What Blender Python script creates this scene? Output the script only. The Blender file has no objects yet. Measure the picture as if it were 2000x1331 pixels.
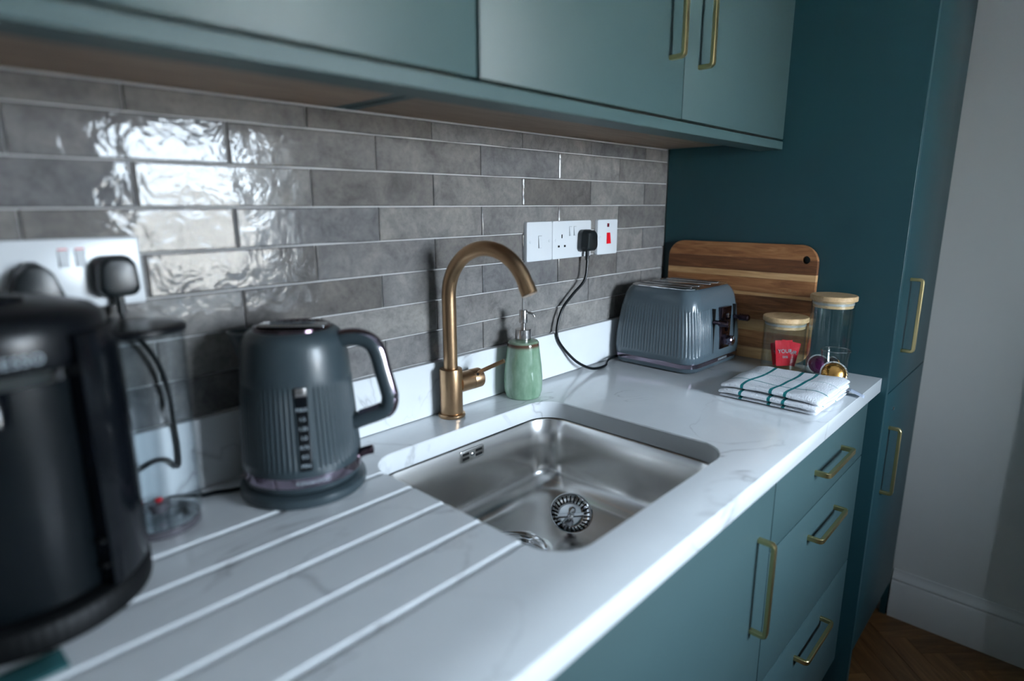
import bpy, bmesh, math, random
from mathutils import Vector, Matrix
random.seed(7)
C = bpy.context.scene.collection
Z0 = 0.871          # every height below is measured from the worktop; the floor is 0.871 m lower
PI = math.pi

# ---------------------------------------------------------------- camera
cam_d = bpy.data.cameras.new('camera')
cam = bpy.data.objects.new('camera', cam_d); C.objects.link(cam)
yaw, pitch, roll = .81431, -.22068, -.0034
fw = Vector((math.sin(yaw)*math.cos(pitch), math.cos(yaw)*math.cos(pitch), math.sin(pitch)))
rt = Vector((math.cos(yaw), -math.sin(yaw), 0)); up = rt.cross(fw)
rt2 = rt*math.cos(roll)+up*math.sin(roll); up2 = up*math.cos(roll)-rt*math.sin(roll)
M = Matrix((rt2, up2, -fw)).transposed().to_4x4()
M.translation = Vector((-1.58028, -.8874, .39755))
cam.matrix_world = M
cam_d.sensor_width = 36; cam_d.lens = 1180.48/2000*36
cam_d.clip_start = .02; cam_d.clip_end = 200
cam_d.dof.use_dof = True; cam_d.dof.focus_distance = 1.31; cam_d.dof.aperture_fstop = 1.55
bpy.context.scene.camera = cam
sc = bpy.context.scene
sc.view_settings.view_transform = 'Standard'; sc.view_settings.look = 'None'
sc.view_settings.gamma = 1; sc.view_settings.use_curve_mapping = False
sc.view_settings.exposure = 0.34
try:
    sc.cycles.use_denoising = True
    sc.cycles.max_bounces = 12; sc.cycles.transparent_max_bounces = 16; sc.cycles.transmission_bounces = 12
    sc.cycles.sample_clamp_indirect = 6
    sc.cycles.caustics_refractive = False; sc.cycles.caustics_reflective = False
except Exception: pass

# ---------------------------------------------------------------- sky, sun, window light
world = bpy.data.worlds.new('sky'); sc.world = world; world.use_nodes = True
wn = world.node_tree; bg = wn.nodes['Background']
tc = wn.nodes.new('ShaderNodeTexCoord'); sx = wn.nodes.new('ShaderNodeSeparateXYZ'); cr = wn.nodes.new('ShaderNodeValToRGB')
wn.links.new(tc.outputs['Generated'], sx.inputs[0]); wn.links.new(sx.outputs['Z'], cr.inputs[0]); wn.links.new(cr.outputs[0], bg.inputs[0])
cr.color_ramp.elements[0].position = 0; cr.color_ramp.elements[0].color = (.76, .885, 1.0, 1)
cr.color_ramp.elements[1].position = .7; cr.color_ramp.elements[1].color = (.60, .78, 1.0, 1)
bg.inputs[1].default_value = 42.0
WX0, WX1, WZ0, WZ1, WY = -.84, -.12, .04, .76, -2.0      # window opening in the wall opposite the worktop
sun = bpy.data.lights.new('sun', 'SUN'); sun.energy = 80; sun.angle = .01; sun.color = (1, .93, .84)
so = bpy.data.objects.new('sun', sun); C.objects.link(so); so.rotation_euler = (math.radians(-50), 0, math.radians(-15))
pl = bpy.data.lights.new('window_portal', 'AREA'); pl.shape = 'RECTANGLE'; pl.size = WX1-WX0; pl.size_y = WZ1-WZ0
pl.cycles.is_portal = True
po = bpy.data.objects.new('window_portal', pl); C.objects.link(po)
po.location = ((WX0+WX1)/2, WY-.12, (WZ0+WZ1)/2); po.rotation_euler = (math.radians(90), 0, 0)
W2X = -3.1

# ---------------------------------------------------------------- materials
def mat(name, col, rough=.5, metal=0., spec=.5, coat=0., trans=0., ior=1.5, coat_rough=.03, aniso=0.):
    m = bpy.data.materials.new(name); m.use_nodes = True
    b = m.node_tree.nodes['Principled BSDF']
    b.inputs['Base Color'].default_value = (*col, 1); b.inputs['Roughness'].default_value = rough
    b.inputs['Metallic'].default_value = metal; b.inputs['Specular IOR Level'].default_value = spec
    b.inputs['Coat Weight'].default_value = coat; b.inputs['Coat Roughness'].default_value = coat_rough
    b.inputs['Transmission Weight'].default_value = trans; b.inputs['IOR'].default_value = ior
    if aniso: b.inputs['Anisotropic'].default_value = aniso
    return m
class NT:
    def __init__(s, m): s.t = m.node_tree; s.b = s.t.nodes['Principled BSDF']
    def n(s, typ, **k):
        o = s.t.nodes.new('ShaderNode'+typ)
        for a, v in k.items(): setattr(o, a, v)
        return o
    def l(s, a, b): s.t.links.new(a, b)
    def coord(s, out='Object', scale=(1, 1, 1), rnd=0., rot=(0, 0, 0)):
        tc = s.n('TexCoord'); mp = s.n('Mapping'); mp.inputs['Scale'].default_value = scale; mp.inputs['Rotation'].default_value = rot
        s.l(tc.outputs[out], mp.inputs['Vector'])
        if rnd:
            oi = s.n('ObjectInfo'); mu = s.n('Math', operation='MULTIPLY'); mu.inputs[1].default_value = rnd
            s.l(oi.outputs['Random'], mu.inputs[0]); s.l(mu.outputs[0], mp.inputs['Location'])
        return mp.outputs[0]
    def noise(s, vec, scale, detail=4, rough=.5, dist=0.):
        o = s.n('TexNoise'); o.inputs['Scale'].default_value = scale; o.inputs['Detail'].default_value = detail
        o.inputs['Roughness'].default_value = rough; o.inputs['Distortion'].default_value = dist
        s.l(vec, o.inputs['Vector']); return o.outputs['Fac']
    def ramp(s, fac, stops):
        o = s.n('ValToRGB'); e = o.color_ramp.elements
        while len(e) < len(stops): e.new(.5)
        for i, (p, c) in enumerate(stops): e[i].position = p; e[i].color = (*c, 1)
        s.l(fac, o.inputs[0]); return o.outputs[0]
    def mix(s, fac, a, b, mode='MIX'):
        o = s.n('Mix', data_type='RGBA', blend_type=mode)
        for v, k in ((fac, 0), (a, 6), (b, 7)):
            if isinstance(v, (int, float)): o.inputs[k].default_value = v
            elif isinstance(v, tuple): o.inputs[k].default_value = (*v, 1)
            else: s.l(v, o.inputs[k])
        return o.outputs[2]
    def bump(s, h, strength=.3, dist=.001, prev=None):
        o = s.n('Bump'); o.inputs['Strength'].default_value = strength; o.inputs['Distance'].default_value = dist
        s.l(h, o.inputs['Height'])
        if prev is not None: s.l(prev, o.inputs['Normal'])
        return o.outputs[0]
    def col(s, c): s.l(c, s.b.inputs['Base Color'])
    def nor(s, c): s.l(c, s.b.inputs['Normal'])
    def rough(s, c): s.l(c, s.b.inputs['Roughness'])

M_ = {}
def teal(name, col, rough):
    m = mat(name, col, rough, spec=.45); t = NT(m)
    n = t.noise(t.coord(), 900, 2); t.nor(t.bump(n, .06, .0004)); M_[name] = m
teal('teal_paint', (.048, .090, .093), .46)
teal('teal_shaded', (.012, .052, .062), .42)  # same teal paint, colour darkened to stand in for shade
M_['groove'] = mat('groove', (.01, .02, .022), .8)

m = mat('tile_glaze', (.2, .19, .18), .05, spec=.28); t = NT(m); M_['tile'] = m
v = t.coord(rnd=37.)
oi = t.n('ObjectInfo')
base = t.ramp(oi.outputs['Random'], [(0, (.135, .125, .118)), (.3, (.20, .19, .18)), (.55, (.235, .222, .21)), (.8, (.16, .158, .16)), (1, (.27, .255, .24))])
st = t.ramp(t.noise(v, 22, 8, .65, .6), [(.28, (.62, .62, .63)), (.5, (1, 1, 1)), (.72, (1.34, 1.31, 1.27))])
st2 = t.ramp(t.noise(v, 120, 5, .7), [(.33, (.84, .84, .84)), (.5, (1, 1, 1)), (.7, (1.1, 1.1, 1.09))])
t.col(t.mix(1., t.mix(1., base, st, 'MULTIPLY'), st2, 'MULTIPLY'))
t.nor(t.bump(t.noise(v, 95, 2, .5, .3), .5, .00035, t.bump(t.noise(v, 24, 3, .55, .6), .6, .0024)))
t.rough(t.ramp(t.noise(v, 30, 6, .7), [(.4, (.03,)*3), (.75, (.11,)*3)]))
m = mat('grout', (.66, .65, .64), .9); t = NT(m); M_['grout'] = m
t.nor(t.bump(t.noise(t.coord(), 400, 3), .5, .0006))

def quartz(name):
    m = mat(name, (.7, .72, .73), .13, spec=.5); t = NT(m); M_[name] = m
    v = t.coord()
    n1 = t.n('TexNoise'); n1.inputs['Scale'].default_value = 2.6; n1.inputs['Detail'].default_value = 5; n1.inputs['Distortion'].default_value = .9
    t.l(t.coord(scale=(1, 1.7, 1), rot=(0, 0, .6)), n1.inputs['Vector'])
    d = t.n('Math', operation='SUBTRACT'); d.inputs[1].default_value = .5; t.l(n1.outputs['Fac'], d.inputs[0])
    a = t.n('Math', operation='ABSOLUTE'); t.l(d.outputs[0], a.inputs[0])
    vein = t.ramp(a.outputs[0], [(0, (1, 1, 1)), (.0045, (.35, .35, .35)), (.012, (0, 0, 0))])
    patch = t.ramp(t.noise(v, 3.5, 3), [(.45, (0, 0, 0)), (.62, (1, 1, 1))])
    cloud = t.ramp(t.noise(v, 5, 6, .6, .6), [(.3, (.765, .785, .80)), (.7, (.83, .845, .855))])
    f = t.mix(1., vein, patch, 'MULTIPLY')
    t.col(t.mix(f, cloud, (.46, .46, .47)))
quartz('quartz')
M_['grout_line'] = mat('silicone', (.75, .76, .77), .4)

def wood(name, c1, c2, c3, scale=(2, 30, 30), rough=.5, rnd=20., gs=3.):
    m = mat(name, c2, rough, spec=.35); t = NT(m); M_[name] = m
    v = t.coord(scale=scale, rnd=rnd)
    g = t.noise(v, gs, 8, .65, 1.2)
    oi = t.n('ObjectInfo')
    c = t.ramp(g, [(.25, c1), (.5, c2), (.75, c3)])
    tone = t.ramp(oi.outputs['Random'], [(0, (.75,)*3), (1, (1.25,)*3)])
    t.col(t.mix(1., c, tone, 'MULTIPLY')); t.nor(t.bump(g, .12, .0006))
    return m
wood('floor_oak', (.085, .034, .010), (.17, .078, .026), (.27, .135, .05), scale=(30, 3, 30), rough=.38, gs=1.5)
wood('carcass_oak', (.19, .13, .09), (.29, .20, .145), (.38, .275, .20), scale=(2, 30, 30), rough=.5, rnd=0)
wood('acacia_mid', (.12, .045, .018), (.27, .115, .045), (.42, .21, .09), scale=(30, 2.5, 26), rnd=9)
wood('acacia_dark', (.06, .022, .01), (.14, .055, .022), (.26, .11, .045), scale=(30, 2.5, 26), rnd=9)
wood('acacia_pale', (.34, .17, .07), (.56, .33, .15), (.68, .44, .23), scale=(30, 2.5, 26), rnd=9)
wood('bamboo', (.50, .31, .15), (.62, .41, .22), (.70, .50, .29), scale=(3, 40, 40), rough=.45, rnd=5)
M_['wall_paint'] = mat('wall_paint', (.70, .68, .64), .85); M_['white_paint'] = mat('white_paint', (.82, .81, .79), .85); M_['added_hall_dark'] = mat('added_hall_dark', (.16, .15, .14), .9)  # dark hall colour keeps the added hallway dim
M_['white_gloss'] = mat('white_gloss', (.62, .60, .57), .45)
M_['white_plastic'] = mat('white_plastic', (.82, .84, .86), .22)
M_['white_switch'] = mat('white_switch', (.80, .82, .84), .2)
M_['red_plastic'] = mat('red_plastic', (.75, .008, .02), .25)
M_['dark_red'] = mat('dark_red', (.14, .008, .02), .15)
M_['black_plastic'] = mat('black_plastic', (.008, .012, .014), .34)
M_['black_gloss'] = mat('black_gloss', (.003, .004, .006), .16, spec=.35)
M_['black_matte'] = mat('black_matte', (.002, .0025, .003), .55, spec=.25)
M_['black_head'] = mat('black_head', (.003, .004, .006), .33, spec=.35)
M_['black_satin'] = mat('black_satin', (.003, .005, .0065), .30, spec=.25)
M_['slot_dark'] = mat('slot_dark', (.003, .003, .003), .9)
M_['print_white'] = mat('print_white', (.42, .48, .52), .5)
M_['print_dark'] = mat('print_dark', (.12, .12, .12), .5)
M_['chrome'] = mat('chrome', (.75, .76, .78), .07, 1)
M_['violet_chrome'] = mat('violet_chrome', (.36, .30, .37), .10, 1)
M_['smoke_chrome'] = mat('smoke_chrome', (.12, .08, .10), .10, 1)
M_['nickel'] = mat('nickel', (.62, .58, .56), .24, 1)
M_['grey_band'] = mat('grey_band', (.2, .18, .2), .25, .6)
m = mat('stainless', (.60, .585, .57), .24, 1, aniso=.4); t = NT(m); M_['steel'] = m
t.col(t.ramp(t.noise(t.coord(), 12, 7, .7), [(.3, (.74, .725, .71)), (.7, (.82, .81, .795))]))
t.nor(t.bump(t.noise(t.coord(), 8, 1), .05, .002))
m = mat('antique_brass', (.33, .19, .075), .32, 1); t = NT(m); M_['old_brass'] = m
v = t.coord(scale=(1, 1, 1)); n = t.noise(v, 26, 6, .7)
t.col(t.ramp(n, [(.3, (.44, .28, .16)), (.7, (.53, .345, .20))]))
m = mat('brushed_brass', (.70, .55, .27), .3, 1); t = NT(m); M_['brass'] = m
m = mat('kettle_grey', (.036, .053, .062), .36, coat=.12, coat_rough=.15); M_['slate'] = m
t = NT(m); t.nor(t.bump(t.noise(t.coord(), 700, 2), .05, .0004))
m = mat('toaster_grey', (.076, .106, .126), .26, coat=.3); M_['toaster'] = m
m = mat('green_glaze', (.22, .40, .27), .07, coat=.5); t = NT(m); M_['green'] = m
tc_ = t.n('TexCoord'); sp = t.n('SeparateXYZ'); t.l(tc_.outputs['Object'], sp.inputs[0])
nz = t.noise(t.coord(scale=(1, 1, .35)), 60, 5, .6)
body = t.ramp(nz, [(.3, (.16, .28, .18)), (.55, (.24, .37, .255)), (.75, (.32, .45, .33))])
mu = t.n('Math', operation='MULTIPLY_ADD'); mu.inputs[1].default_value = .004; t.l(nz, mu.inputs[0]); t.l(sp.outputs['Z'], mu.inputs[2])
rim = t.ramp(mu.outputs[0], [(.1085, (0, 0, 0)), (.1145, (1, 1, 1)), (.1195, (1, 1, 1)), (.1215, (0, 0, 0))])
t.col(t.mix(rim, body, (.10, .032, .02)))
def thin_glass(name, tint, ior=1.5, rough=0.):
    m = bpy.data.materials.new(name); m.use_nodes = True; M_[name] = m; nt = m.node_tree
    nt.nodes.remove(nt.nodes['Principled BSDF']); tr = nt.nodes.new('ShaderNodeBsdfTransparent'); tr.inputs[0].default_value = (*tint, 1)
    gl = nt.nodes.new('ShaderNodeBsdfGlossy'); gl.inputs['Roughness'].default_value = rough
    mx = nt.nodes.new('ShaderNodeMixShader'); fr = nt.nodes.new('ShaderNodeFresnel'); 
    ge = nt.nodes.new('ShaderNodeNewGeometry'); mi_ = nt.nodes.new('ShaderNodeMapRange')   # same Fresnel on both faces of the thin wall
    nt.links.new(ge.outputs['Backfacing'], mi_.inputs[0]); mi_.inputs[3].default_value = ior; mi_.inputs[4].default_value = 1/ior; nt.links.new(mi_.outputs[0], fr.inputs[0])
    nt.links.new(fr.outputs[0], mx.inputs[0]); nt.links.new(tr.outputs[0], mx.inputs[1]); nt.links.new(gl.outputs[0], mx.inputs[2]); nt.links.new(mx.outputs[0], nt.nodes['Material Output'].inputs[0])
thin_glass('glass', (.96, .98, .975), 1.45); thin_glass('tank_plastic', (.92, .94, .95), 1.45, .02); thin_glass('window_glass', (1, 1, 1), 1.2)
M_['solid_glass'] = mat('solid_glass', (1, 1, 1), 0., trans=1., ior=1.5, coat=1.)
M_['silicone_ring'] = mat('silicone_ring', (.75, .70, .64), .35, trans=.35)
M_['foil_red'] = mat('foil_red', (.78, .003, .022), .5, spec=.2)
M_['foil_gold'] = mat('foil_gold', (.80, .42, .12), .22, 1)
M_['foil_purple'] = mat('foil_purple', (.16, .015, .10), .22, .7)
M_['foil_dark'] = mat('foil_dark', (.02, .02, .035), .25, .6)
M_['teal_cloth'] = mat('teal_cloth', (.006, .07, .075), .8)
M_['label_blue'] = mat('label_blue', (.45, .50, .60), .5)
M_['ext_paving'] = mat('ext_paving', (.20, .22, .24), .9)
M_['ext_brick'] = mat('ext_brick', (.5, .38, .3), .9); t = NT(M_['ext_brick'])
bk = t.n('TexBrick'); bk.inputs['Scale'].default_value = 3; bk.inputs['Color1'].default_value = (.55, .34, .24, 1); bk.inputs['Color2'].default_value = (.62, .47, .38, 1); bk.inputs['Mortar'].default_value = (.7, .66, .6, 1)
t.l(t.coord(), bk.inputs['Vector']); t.col(bk.outputs[0])
# towel: white waffle cotton with teal check lines laid out in its UV map (metres)
m = mat('towel_cotton', (.8, .8, .8), .95, spec=.1); t = NT(m); M_['towel'] = m
uvn = t.n('UVMap'); uvn.uv_map = 'UVMap'; sp = t.n('SeparateXYZ'); t.l(uvn.outputs[0], sp.inputs[0])
def stripe(sock, positions, hw):
    acc = None
    for p in positions:
        a = t.n('Math', operation='SUBTRACT'); t.l(sock, a.inputs[0]); a.inputs[1].default_value = p
        b = t.n('Math', operation='ABSOLUTE'); t.l(a.outputs[0], b.inputs[0])
        c = t.n('Math', operation='LESS_THAN'); t.l(b.outputs[0], c.inputs[0]); c.inputs[1].default_value = hw
        if acc is None: acc = c.outputs[0]
        else:
            mx = t.n('Math', operation='MAXIMUM'); t.l(acc, mx.inputs[0]); t.l(c.outputs[0], mx.inputs[1]); acc = mx.outputs[0]
    return acc
s1 = stripe(sp.outputs['Y'], [.048, .106, .134], .0032)
s2 = stripe(sp.outputs['X'], [.145, .145+.26, .145+.52, .145+.78], .0019)
s3 = stripe(sp.outputs['X'], [.080, .080+.26, .080+.52], .0009)
w1 = t.mix(s1, (.80, .81, .84), (.02, .20, .21)); w2 = t.mix(s2, w1, (.02, .20, .21)); t.col(t.mix(s3, w2, (.25, .40, .42)))
ch = t.n('TexVoronoi'); ch.inputs['Scale'].default_value = 420; t.l(uvn.outputs[0], ch.inputs['Vector'])
t.nor(t.bump(ch.outputs['Distance'], .7, .0012))

# ---------------------------------------------------------------- helpers
def tag(o, label=None, cat=None, group=None, kind=None):
    if label: o['label'] = label
    if cat: o['category'] = cat
    if group: o['group'] = group
    if kind: o['kind'] = kind
    return o
def finish(bm, ang=.62):
    bmesh.ops.recalc_face_normals(bm, faces=bm.faces)
    for f in bm.faces: f.smooth = True
    for e in bm.edges:
        if len(e.link_faces) == 2 and e.calc_face_angle(0) > ang: e.smooth = False
def obj(name, bm, m, parent=None, loc=None, ang=.62, recalc=True):
    if recalc: finish(bm, ang)
    me = bpy.data.meshes.new(name); bm.to_mesh(me); bm.free()
    o = bpy.data.objects.new(name, me); C.objects.link(o)
    for k in (m if isinstance(m, (list, tuple)) else [m]): me.materials.append(M_[k])
    if parent: o.parent = parent
    if loc: o.location = loc
    return o
def thing(name, label, cat, loc=(0, 0, 0), rz=0., group=None):
    o = bpy.data.objects.new(name, None); C.objects.link(o); o.location = loc; o.rotation_euler = (0, 0, rz); o.empty_display_size = .05
    return tag(o, label, cat, group)
def box(bm, x0, x1, y0, y1, z0, z1, bev=0., seg=2, mi=0):
    vs = [bm.verts.new((x, y, z)) for z in (z0, z1) for y in (y0, y1) for x in (x0, x1)]
    fs = [bm.faces.new([vs[i] for i in q]) for q in ((0, 2, 3, 1), (4, 5, 7, 6), (0, 1, 5, 4), (2, 6, 7, 3), (0, 4, 6, 2), (1, 3, 7, 5))]
    for f in fs: f.material_index = mi
    if bev > 0:
        es = list({e for f in fs for e in f.edges})
        bmesh.ops.bevel(bm, geom=es, offset=bev, segments=seg, profile=.5, affect='EDGES', clamp_overlap=True)
    return bm
def B(*a, **k): return box(bmesh.new(), *a, **k)
def loft(bm, rings, cap0=True, cap1=True, closed=True, mi=0):
    R = [[bm.verts.new(p) for p in r] for r in rings]; n = len(R[0])
    for a, b in zip(R, R[1:]):
        for i in range(n if closed else n-1):
            j = (i+1) % n
            f = bm.faces.new((a[i], a[j], b[j], b[i])); f.material_index = mi
    if cap0: bm.faces.new(list(reversed(R[0]))).material_index = mi
    if cap1: bm.faces.new(R[-1]).material_index = mi
    return R
def circ(cx, cy, z, r, n=48): return [(cx+r*math.cos(2*PI*i/n), cy+r*math.sin(2*PI*i/n), z) for i in range(n)]
def lathe(prof, n=48, cx=0, cy=0, bm=None, cap0=True, cap1=True, mi=0, rfun=None):
    bm = bm or bmesh.new()
    rings = []
    for r, z in prof:
        if rfun: rings.append([(cx+rfun(r, z, 2*PI*i/n)*math.cos(2*PI*i/n), cy+rfun(r, z, 2*PI*i/n)*math.sin(2*PI*i/n), z) for i in range(n)])
        else: rings.append(circ(cx, cy, z, max(r, 1e-5), n))
    loft(bm, rings, cap0, cap1, mi=mi); return bm
def rr(cx, cy, hw, hh, r, z, k=8):
    out = []
    for c, (sx_, sy_) in enumerate(((1, 1), (-1, 1), (-1, -1), (1, -1))):
        for i in range(k):
            a = c*PI/2+(PI/2)*i/(k-1)
            out.append((cx+sx_*(hw-r)+r*math.cos(a), cy+sy_*(hh-r)+r*math.sin(a), z))
    return out
def tube(path, r, n=14, bm=None, cap=True, closed=False, mi=0):
    bm = bm or bmesh.new(); P = [Vector(p) for p in path]; N = len(P)
    rad = r if isinstance(r, (list, tuple)) else [r]*N
    tan = []
    for i in range(N):
        if closed: d = P[(i+1) % N]-P[i-1]
        else: d = P[min(i+1, N-1)]-P[max(i-1, 0)]
        tan.append(d.normalized())
    u = tan[0].orthogonal().normalized(); rings = []
    for i in range(N):
        u = (u-tan[i]*u.dot(tan[i])).normalized(); w = tan[i].cross(u)
        rings.append([tuple(P[i]+rad[i]*(math.cos(2*PI*k/n)*u+math.sin(2*PI*k/n)*w)) for k in range(n)])
    if closed: rings.append(rings[0])
    loft(bm, rings, cap and not closed, cap and not closed, mi=mi)
    if closed: bmesh.ops.remove_doubles(bm, verts=bm.verts, dist=1e-6)
    return bm
def spline(pts, k=8):
    P = [Vector(p) for p in pts]; P = [2*P[0]-P[1]]+P+[2*P[-1]-P[-2]]; out = []
    for i in range(1, len(P)-2):
        for s in range(k):
            t_ = s/k; a, b, c, d = P[i-1], P[i], P[i+1], P[i+2]
            out.append(.5*((2*b)+(c-a)*t_+(2*a-5*b+4*c-d)*t_*t_+(3*b-a-3*c+d)*t_**3))
    out.append(P[-2]); return out
def ev(o):
    dg = bpy.context.evaluated_depsgraph_get(); me = bpy.data.meshes.new_from_object(o.evaluated_get(dg)); return me
def cut(o, cutters, ang=.62, fin=True):
    for c in cutters:
        md = o.modifiers.new('b', 'BOOLEAN'); md.operation = 'DIFFERENCE'; md.object = c; md.solver = 'EXACT'
    bpy.context.view_layer.update()
    me = ev(o); old = o.data; o.modifiers.clear(); o.data = me; me.name = old.name
    for c in cutters: bpy.data.objects.remove(c, do_unlink=True)
    bm = bmesh.new(); bm.from_mesh(me); bmesh.ops.remove_doubles(bm, verts=bm.verts, dist=1e-6)
    if fin: finish(bm, ang)
    bm.to_mesh(me); bm.free(); return o
def text(name, s, size, m, parent, mw, extrude=.0001, space=1.):
    cu = bpy.data.curves.new(name, 'FONT'); cu.body = s; cu.size = size; cu.extrude = extrude; cu.align_x = 'CENTER'; cu.align_y = 'CENTER'; cu.space_character = space
    tmp = bpy.data.objects.new('t', cu); C.objects.link(tmp); bpy.context.view_layer.update()
    me = ev(tmp); bpy.data.objects.remove(tmp, do_unlink=True); me.name = name; me.materials.clear(); me.materials.append(M_[m])
    o = bpy.data.objects.new(name, me); C.objects.link(o); o.parent = parent; o.matrix_local = mw
    return o
def face_m(origin, normal, upv=(0, 0, 1)):
    n = Vector(normal).normalized(); u = Vector(upv); x = u.cross(n).normalized(); y = n.cross(x)
    m = Matrix((x, y, n)).transposed().to_4x4(); m.translation = Vector(origin); return m
def wrap(me, R, off=0., upside=1):
    """bend a text mesh lying in its XY plane (x right, y up) round a vertical cylinder; result in the cylinder's own frame, facing -y"""
    for v_ in me.vertices:
        a = v_.co.x/R; rr_ = R+v_.co.z+off; v_.co = Vector((rr_*math.sin(a), -rr_*math.cos(a), v_.co.y))

# ---------------------------------------------------------------- the room
def struct(name, bm, m, **k): return tag(obj(name, bm, m, **k), kind='structure')
XR = .465; YB = WY; XL = W2X; FL = -.871; CE = 1.53
wall_back = struct('wall_back', B(XL, XR+.1, .0035, .12, FL-.05, CE+.05), 'grout')
fl = struct('floor', B(XL, XR+.1, YB-.1, .1, FL-.06, FL-.004), 'floor_oak')
struct('ceiling', B(XL, XR+.1, YB-.1, .1, CE, CE+.1), 'white_paint')
bm = bmesh.new(); box(bm, XR, XR+.1, -1.05, .1, FL-.05, CE+.05); box(bm, XR, XR+.1, YB-.1, -1.05, 1.15, CE+.05); box(bm, XR, XR+.1, YB-.1, -1.93, FL-.05, 1.15)
struct('wall_right', bm, 'wall_paint')
# added unseen dark hallway on the right, so the tall doors reflect darkness
bm = bmesh.new(); box(bm, XR+1.6, XR+1.7, -2.3, -.7, FL-.05, 1.3); box(bm, XR+.1, XR+1.7, -.8, -.7, FL-.05, 1.3); box(bm, XR+.1, XR+1.7, -2.3, -2.2, FL-.05, 1.3); box(bm, XR+.1, XR+1.7, -2.3, -.7, 1.25, 1.35); box(bm, XR+.1, XR+1.7, -2.3, -.7, FL-.06, FL-.004)
struct('added_hallway', bm, 'added_hall_dark')
bm = bmesh.new()
box(bm, XL-.1, WX0, YB-.1, YB, FL-.05, CE+.05); box(bm, WX1, XR+.1, YB-.1, YB, FL-.05, CE+.05)
box(bm, WX0, WX1, YB-.1, YB, FL-.05, WZ0); box(bm, WX0, WX1, YB-.1, YB, WZ1, CE+.05)
struct('wall_front', bm, 'white_paint')
struct('wall_left', B(XL-.1, XL, YB-.1, .12, FL-.05, CE+.05), 'white_paint')
def window(name, x0, x1, z0, z1, y, axis='y'):
    bm = bmesh.new(); w = .028
    T = (lambda a, b, c, d, e, f: box(bm, a, b, c, d, e, f, .003)) if axis == 'y' else (lambda a, b, c, d, e, f: box(bm, c, d, a, b, e, f, .003))
    T(x0, x1, y-.07, y-.03, z0, z0+w); T(x0, x1, y-.07, y-.03, z1-w, z1); T(x0, x0+w, y-.07, y-.03, z0+w, z1-w); T(x1-w, x1, y-.07, y-.03, z0+w, z1-w)
    o = struct(name, bm, 'white_gloss')
    bm = bmesh.new()
    (box(bm, x0+w, x1-w, y-.052, y-.048, z0+w, z1-w) if axis == 'y' else box(bm, y-.052, y-.048, x0+w, x1-w, z0+w, z1-w))
    g = obj('pane', bm, 'window_glass', o)
window('window_1', WX0, WX1, WZ0, WZ1, YB)
# added unseen wall return, placed to throw soft shade on the right wall
struct('shadow_nib', B(XR-.155, XR-.0005, -1.05, -.975, FL, CE-.001, .002), 'wall_paint')
# the house across the street, seen only in the glaze
bh = thing('house_across', 'pale brick house front standing outside beyond the kitchen window', 'building', (0, -16, -6))
obj('wall', B(-14, 14, -.4, 0, 0, 6.2), 'ext_brick', bh); obj('coping', B(-14.1, 14.1, -.5, .1, 6.2, 6.35), 'white_gloss', bh)
tag(obj('ground', B(-40, 40, -40, -2.6, -6.4, -6.1), 'ext_paving'), kind='structure')

# herringbone floor
def clip_poly(poly, x0, x1, y0, y1):
    for ax, lim, sgn in ((0, x0, 1), (0, x1, -1), (1, y0, 1), (1, y1, -1)):
        out = []
        for i in range(len(poly)):
            a, b = poly[i-1], poly[i]; da, db = sgn*(a[ax]-lim), sgn*(b[ax]-lim)
            if (da >= 0) != (db >= 0):
                t_ = da/(da-db); out.append((a[0]+t_*(b[0]-a[0]), a[1]+t_*(b[1]-a[1])))
            if db >= 0: out.append(b)
        poly = out
        if len(poly) < 3: return None
    return poly
w_, L_ = .068, .34; planks = 0
ca, sa = math.cos(PI/4), math.sin(PI/4)
for m_ in range(-9, 10):
    for k in range(-60, 60):
        for typ in (0, 1):
            ox, oy = k*w_+m_*L_, k*w_-m_*L_
            q = [(ox, oy), (ox+L_, oy), (ox+L_, oy+w_), (ox, oy+w_)] if typ == 0 else [(ox+L_, oy+w_-L_), (ox+L_+w_, oy+w_-L_), (ox+L_+w_, oy+w_), (ox+L_, oy+w_)]
            cx_, cy_ = sum(p[0] for p in q)/4, sum(p[1] for p in q)/4
            q = [(cx_+(p[0]-cx_)*(1-.0008/abs((L_ if typ == 0 else w_)/2)), cy_+(p[1]-cy_)*(1-.0008/abs((w_ if typ == 0 else L_)/2))) for p in q]
            p = [(ca*x-sa*y-.35, sa*x+ca*y-1.0) for x, y in q]
            p = clip_poly(p, -.75, XR-.002, -1.55, -.30)
            if not p or abs(sum(p[i-1][0]*p[i][1]-p[i][0]*p[i-1][1] for i in range(len(p))))/2 < 4e-4: continue
            mx_, my_ = sum(a[0] for a in p)/len(p), sum(a[1] for a in p)/len(p)
            bm = bmesh.new(); rot = PI/4+(PI/2 if typ == 0 else 0)
            c2, s2_ = math.cos(-rot+PI/2), math.sin(-rot+PI/2)
            loc2 = [(c2*(x-mx_)-s2_*(y-my_), s2_*(x-mx_)+c2*(y-my_)) for x, y in p]
            loft(bm, [[(y, x, z) for x, y in loc2] for z in (0, .0042)])
            o = obj('plank', bm, 'floor_oak', fl, (mx_, my_, FL-.004))
            o.rotation_euler = (0, 0, 0)
            # local mesh was laid along Y so the grain follows each plank
            o.matrix_basis = Matrix.Translation((mx_, my_, FL-.004)) @ Matrix(((-s2_*-1, c2, 0, 0), (c2, -s2_, 0, 0), (0, 0, 1, 0), (0, 0, 0, 1)))
            planks += 1
# skirting board with a moulded top
prof = [(0, 0), (.018, 0), (.018, .118), (.014, .124), (.0155, .131), (.010, .142), (.006, .1475), (.004, .157), (0, .157)]
bm = bmesh.new(); loft(bm, [[(XR-a, y, FL+b) for a, b in prof] for y in (-.975, -.5975)])
struct('baseboard_right', bm, 'white_gloss')

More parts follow.
